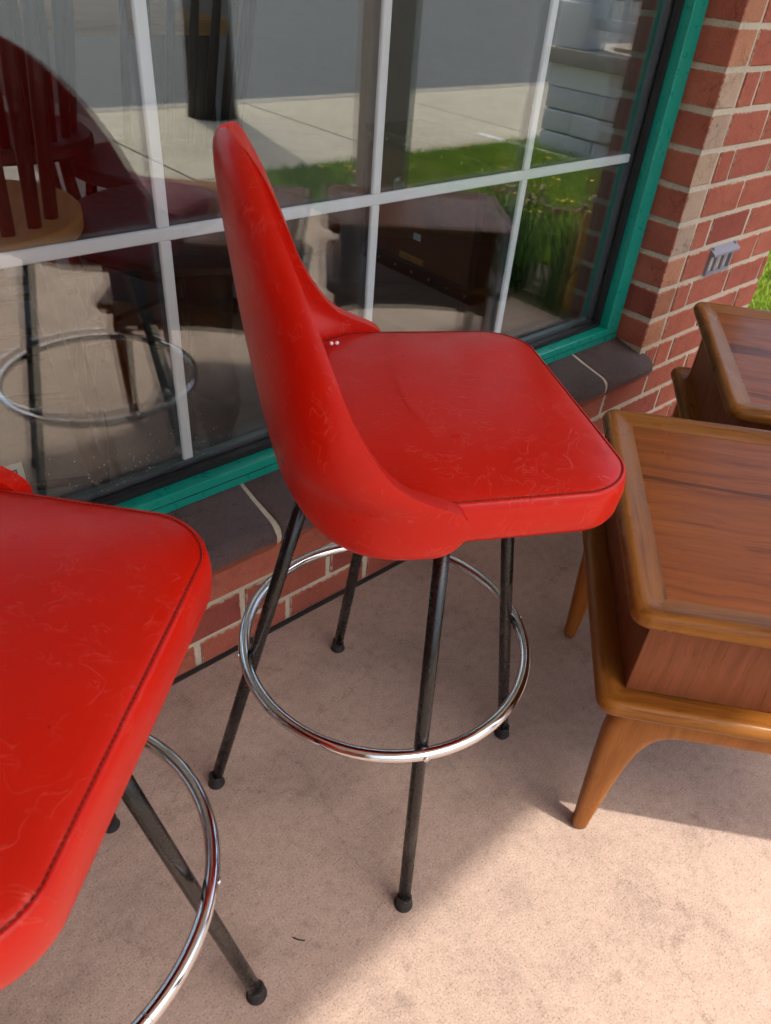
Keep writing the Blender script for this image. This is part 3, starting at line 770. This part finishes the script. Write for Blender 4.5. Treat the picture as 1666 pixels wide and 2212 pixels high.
# ------------------------------------------------------------------ inside: chairs, tables, trunk
def spindle_chair(label, loc, rz, z_seat=.755, seat_mat='oak'):
    t = thing('spindle_bar_chair', label, 'chair', loc, rz, 'black spindle back bar chairs')
    m = MB(); rings = []
    def ol(d):
        P = []
        for i in range(48):
            a = 2*math.pi*i/48; r_ = .225-d
            P.append((r_*math.copysign(abs(math.cos(a))**.85, math.cos(a)), r_*1.02*math.copysign(abs(math.sin(a))**.85, math.sin(a))))
        return P
    for d, z in ((.03, -.036), (.006, -.035), (0, -.028), (0, -.008), (.006, -.001), (.03, 0), (.12, -.006)):
        rings.append([(x_, y_, z_seat+z) for x_, y_ in ol(d)])
    m.loft(rings); m.build('seat', M[seat_mat], t, sharp=40)
    n = 9; top = []
    for i in range(n):
        a = R(-72 + 144*i/(n-1)) ; x_, y_ = -.185*math.cos(a), .185*math.sin(a)
        zt = z_seat + .48 - .10*(abs(i-(n-1)/2)/((n-1)/2))**3
        tx, ty = x_*1.16-.075, y_*1.2
        top.append((tx, ty, zt))
        m = MB(); m.tube([(x_, y_, z_seat-.004), (x_+(tx-x_)*.5, y_+(ty-y_)*.5, (z_seat+zt)/2), (tx, ty, zt-.002)], [.012, .0135, .009], 10); m.build('spindle', M['int_black'], t)
    m = MB(); m.tube(top, .021, 12); m.build('top_rail', M['int_black'], t)
    for sx in (-1, 1):
        for sy in (-1, 1):
            m = MB(); m.tube([(sx*.13, sy*.13, z_seat-.034), (sx*.165, sy*.165, z_seat*.45), (sx*.205, sy*.205, 0)], [.014, .0195, .012], 12); m.build('leg', M['int_black'], t)
    for (zz, r_) in ((.22, .187), (.40, .170)):
        for p, q in (((-r_, -r_), (r_, -r_)), ((r_, -r_), (r_, r_)), ((r_, r_), (-r_, r_)), ((-r_, r_), (-r_, -r_))):
            m = MB(); z2 = zz + (.04 if p[0] == q[0] else 0); m.tube([(p[0], p[1], z2), ((p[0]+q[0])/2, (p[1]+q[1])/2, z2), (q[0], q[1], z2)], [.008, .0115, .008], 10); m.build('stretcher', M['int_black'], t)
    return t
spindle_chair('oak seated black spindle chair just behind the left window panes', (.34, 1.56, 0), R(68))
spindle_chair('all black spindle chair beside the oak edged tall table', (.62, 2.15, 0), R(80), .76, 'int_black')
spindle_chair('all black spindle chair behind the black pedestal table', (.98, 1.98, 0), R(200), .70, 'int_black')
t = thing('pub_table', 'tall oak topped table on a black pedestal inside the shop', 'table', (.95, 2.78, 0), 0)
m = MB(); m.cbox((-.62, -.38, .925), (.55, .38, .965), .004); m.build('table_top', M['oak'], t)
m = MB(); m.cbox((.30, -.34, .05), (.47, -.17, .924), .006); m.build('pedestal', M['int_black'], t)
m = MB(); m.cbox((-.47, -.34, .05), (-.30, -.17, .924), .006); m.build('pedestal', M['int_black'], t)
m = MB(); m.cbox((-.5, -.36, 0), (.5, .3, .049), .006); m.build('base', M['int_black'], t)
t = thing('pedestal_table', 'black table on a thick turned column close behind the glass', 'table', (.785, 1.43, 0), 0)
m = MB(); m.lathe([(.20, .690), (.275, .692), (.285, .700), (.285, .712), (.275, .720)], 40); m.build('table_top', M['int_black'], t, sharp=40)
m = MB(); m.lathe([(.19, 0), (.20, .012), (.18, .03), (.08, .05), (.045, .08), (.030, .13), (.028, .165), (.034, .20), (.046, .235), (.0555, .262), (.058, .285), (.055, .305), (.050, .312), (.057, .320), (.059, .334), (.053, .352), (.046, .375), (.0455, .42), (.052, .56), (.055, .66), (.07, .6895)], 32); m.build('turned_column', M['int_black'], t, sharp=50)
m = MB(); m.box((1.72, 1.52, .0005), (2.41, 2.75, .12)); o = m.build('display_platform', M['room']); tag(o, 'low dark platform under the old travel trunk inside', 'platform')
t = thing('steamer_trunk', 'old brown travel trunk with black riveted edges behind the glass', 'trunk', (2.22, 2.12, .1205), 0)
m = MB(); m.box((-.125, -.32, .002), (.15, .32, .50)); m.build('body', M['trunk_panel'], t)
for z in (.0, .45):
    m = MB(); m.cbox((-.14, -.335, z), (.16, .335, z+.055), .004); m.build('edging', M['int_black'], t)
for y in (-.335, .30):
    m = MB(); m.cbox((-.139, y, .0552), (.159, y+.035, .4498), .004); m.build('edging', M['int_black'], t)
for z in (.027, .477):
    for i in range(7):
        m = MB(); y = -.30+.10*i; m.tube([(-.1395, y, z), (-.143, y, z)], [.006, .003], 8); m.build('rivet', M['brass'], t)
m = MB(); m.tube([(-.126, .12, .33), (-.14, .12, .33), (-.15, .12, .33)], [.03, .028, .014], 16); m.build('latch', M['brass'], t)
m = MB(); m.box((-.1275, -.02, .15), (-.1255, .02, .175)); m.build('paper_tag', M['card'], t)
m = MB(); m.cbox((-.133, -.05, .06), (-.1256, .09, .085), .002); m.build('wooden_slat', M['oak'], t)

# card taped inside the glass, lower left
t = thing('window_card', 'white bordered card behind the glass beside the left stool', 'card', (.19, 1.124, .415), R(0))
m = MB(); m.box((-.06, 0, -.045), (.062, .0015, .065)); m.build('paper', M['card'], t)
for ins, w in ((.010, .003), (.016, .0012)):
    m = MB(); x0, x1, z0, z1 = -.06+ins, .062-ins, -.045+ins, .065-ins
    m.box((x0, -.0006, z1-w), (x1, -.0001, z1)); m.box((x1-w, -.0006, z0), (x1, -.0001, z1-w)); m.box((x0, -.0006, z0), (x0+w, -.0001, z1-w)); m.box((x0+w, -.0006, z0), (x1-w, -.0001, z0+w)); m.build('printed_border', M['ink'], t)

# ------------------------------------------------------------------ garden and street side (seen mirrored in the window)
rg = random.Random(11)
def in_grass(x, y):
    if x > 5.12 and y > -1.82: return False
    if 2.55 < x < 3.05 and -.25 < y < .95: return rg.random() < .06
    if x < 2.545: return y < -1.36
    if x < 2.6 and y > .9: return False
    return True
def blades(name, n, xr, yr, h, w):
    V, F = [], []
    for i in range(n):
        x, y = rg.uniform(*xr), rg.uniform(*yr)
        if not in_grass(x, y): continue
        a = rg.uniform(0, 6.283); hh = h*rg.uniform(.45, 1.25); ww = w*rg.uniform(.7, 1.4); lean = hh*rg.uniform(.1, .9); d = rg.uniform(0, 6.283)
        ux, uy = math.cos(a)*ww/2, math.sin(a)*ww/2; lx, ly = math.cos(d)*lean, math.sin(d)*lean; z = -.036; k = len(V)
        V += [(x-ux, y-uy, z), (x+ux, y+uy, z), (x+ux*.8+lx*.35, y+uy*.8+ly*.35, z+hh*.6), (x-ux*.8+lx*.35, y-uy*.8+ly*.35, z+hh*.6), (x+lx, y+ly, z+hh)]
        F += [(k, k+1, k+2, k+3), (k+3, k+2, k+4)]
    me = bpy.data.meshes.new(name); me.from_pydata(V, [], F); me.update()
    return link(name, me, None, M['blade'])
tag(blades('grass', 80000, (2.46, 5.4), (-1.98, 1.2), .075, .0065), 'short green lawn grass beside the patio', 'grass', kind='stuff')
tag(blades('grass', 30000, (2.6, 5.6), (1.0, 2.6), .06, .0065), 'short sunlit grass beyond the end of the brick wall', 'grass', kind='stuff')
dm = MB()
for i in range(46):
    x, y = rg.uniform(2.9, 5.0), rg.uniform(-1.9, .3)
    z = rg.uniform(.03, .075); dm.lathe([(.004, -.012), (.016, -.002), (.015, .004), (.006, .009)], 8, (x, y, z)); dm.tube([(x, y, -.03), (x, y, z-.01)], .0015, 4)
tag(dm.build('dandelions', M['dandelion']), 'yellow dandelions scattered over the lawn', 'flowers', kind='stuff')
dl = ['tall daffodil clump with withered blooms nearest the patio corner', 'daffodil clump with faded blooms beside the yellow marker post', 'wide daffodil clump with beige dried flowers by the wall end', 'short daffodil clump in the flower bed away from the wall', 'daffodil clump at the lawn side of the flower bed', 'small daffodil clump at the far end of the flower bed', 'leaning daffodil clump between the yellow marker and the lawn']
for i, (px_, py_, hh) in enumerate([(2.70, .12, .36), (2.68, .36, .38), (2.72, .72, .40), (2.86, -.08, .30), (2.90, .30, .36), (2.92, .62, .38), (2.84, .50, .34)]):
    t = thing('daffodil_clump', dl[i], 'plant', (px_, py_, -.012), 0, 'daffodils in the flower bed')
    m = MB()
    for q in range(58):
        a = rg.uniform(0, 6.283); r0 = rg.uniform(0, .09); lean = rg.uniform(.03, .17); h_ = hh*rg.uniform(.7, 1.15); w = rg.uniform(.005, .0085); d = a + rg.uniform(-.5, .5)
        x, y = r0*math.cos(a), r0*math.sin(a); ux, uy = -math.sin(d)*w, math.cos(d)*w; pts = []
        for s in range(4):
            u = s/3; k = lean*u*u; ww = 1-.75*u**3
            pts += [(x+math.cos(d)*k-ux*ww, y+math.sin(d)*k-uy*ww, h_*u*(1-.12*u)), (x+math.cos(d)*k+ux*ww, y+math.sin(d)*k+uy*ww, h_*u*(1-.12*u))]
        m.add(pts, [(0,1,3,2), (2,3,5,4), (4,5,7,6)])
    tag(m.build('leaves', M['daff'], t), kind='stuff')
    for q in range(7):
        a = rg.uniform(0, 6.283); r_ = rg.uniform(.02, .14); x, y = r_*math.cos(a), r_*math.sin(a); z = hh*rg.uniform(.95, 1.2)
        m = MB(); m.tube([(x*.5, y*.5, 0), (x*.8, y*.8, z*.6), (x, y, z)], .0028, 5); stem = m.build('stem', M['daff'], t)
        m = MB(); P = []
        for s in range(9): P.append((x + rg.uniform(-.02, .02), y + rg.uniform(-.02, .02), z + rg.uniform(-.028, .018)))
        bmh = bmesh.new(); [bmh.verts.new(p) for p in P]; bmesh.ops.convex_hull(bmh, input=bmh.verts[:]); bmh.verts.index_update()
        m.add([v_.co[:] for v_ in bmh.verts], [[v_.index for v_ in f.verts] for f in bmh.faces]); bmh.free(); m.build('bloom', M['wilt'], stem)
m = MB(); m.lathe([(.017, -.03), (.017, .40), (.013, .42), (.004, .425)], 14, (2.60, .47, 0)); o = m.build('marker_post', M['yellow']); tag(o, 'thin yellow marker post in the daffodil bed', 'marker post')

# utility pole at the kerb
t = thing('utility_pole', 'dark wooden utility pole at the kerb, mirrored in the glass', 'pole', (3.33, -3.60, 0))
m = MB(); m.lathe([(.200, -.01), (.185, .10), (.175, .6), (.165, 3), (.14, 8.5)], 28); m.build('shaft', M['pole'], t)
m = MB(); m.cbox((-.9, -.06, 7.7), (.9, .06, 7.84), .006); m.build('crossarm', M['pole'], t)

# white neighbouring porch
t = thing('white_porch', 'white painted stone porch with railing on the neighbouring lot', 'porch', (5.15, -1.80, 0))
m = MB(); m.box((.03, .03, -.2), (6, 5, .43)); m.build('core', M['ledge'], t)
sx = random.Random(5)
for r_ in range(3):
    z0 = -.02 + r_*.15
    y = 0.0 if r_ % 2 == 0 else -.0
    first = .28 if r_ % 2 else .50
    while y < 4.6:
        ln = first if y == 0 else .50
        m = MB(); m.cbox((-.012 + sx.uniform(-.01, .008), y+.004, z0+.004), (.0295, y+ln-.006, z0+.146), .012); m.build('stone_block', M['stone'], t); y += ln
    x = .0305
    while x < 5:
        m = MB(); m.cbox((x+.004, -.012 + sx.uniform(-.008, .008), z0+.004), (x+.494, .0295, z0+.146), .012); m.build('stone_block', M['stone'], t); x += .5
m = MB(); m.box((-.005, -.005, .431), (6, 5, .575)); m.build('fascia', M['white_paint'], t)
m = MB(); m.cbox((-.05, -.05, .576), (6, 5, .675), .006); m.build('ledge', M['ledge'], t)
for (cx, cy) in ((.12, .13), (.12, 2.6), (3, .13)):
    m = MB(); m.cbox((cx-.13, cy-.13, .676), (cx+.13, cy+.13, .95), .006); pb = m.build('column_base', M['white_paint'], t)
    m = MB(); m.cbox((cx-.10, cy-.10, .951), (cx+.10, cy+.10, 3.0), .006); m.build('column', M['white_paint'], t)
m = MB(); m.cbox((.10, .265, .80), (.15, 2.465, .87), .004); m.build('rail', M['white_paint'], t)
m = MB(); m.cbox((.09, .235, 1.55), (.16, 2.495, 1.60), .004); m.build('rail', M['white_paint'], t)
for i in range(17):
    y = .33 + i*.127; m = MB(); m.cbox((.107, y-.02, .8705), (.143, y+.02, 1.5495), .003); m.build('baluster', M['white_paint'], t)
for i in range(10):
    m = MB(); m.cbox((.30+i*.15, .3, .6755), (.44+i*.15, 5, .70), .003); m.build('deck_board', M['deck'], t)
m = MB(); m.tube([(-.12, -.5, -.01), (-.10, .4, -.005), (-.14, 1.2, -.012)], .02, 10); m.build('white_edging_pipe', M['white_paint'], t)

# bits on the patio
m = MB(); m.tube([(.2835, .4085, .0015), (.2885, .400, .002), (.2955, .3935, .0015)], .0009, 6); tag(m.build('twig', M['pole']), 'tiny dark twig lying on the shaded concrete', 'twig')
m = MB(); m.lathe([(.0005, .0), (.0028, .001), (.002, .003), (.0004, .0036)], 8, (.4455, .338, .0005)); tag(m.build('seed', M['pole']), 'tiny dark seed on the concrete near the shadow edge', 'seed')

for i, (x, y) in enumerate(((.6006, .7579), (.6081, .7549))):
    m = MB(); m.lathe([(.0006, .0), (.0026, .001), (.0030, .0028), (.0022, .0048), (.0005, .0056)], 10, (x, y, .7455))
    tag(m.build('foam_bead', M['card']), ('left' if i == 0 else 'right') + ' one of two tiny white foam crumbs where red seat meets backrest', 'crumb', 'foam crumbs on the seat')
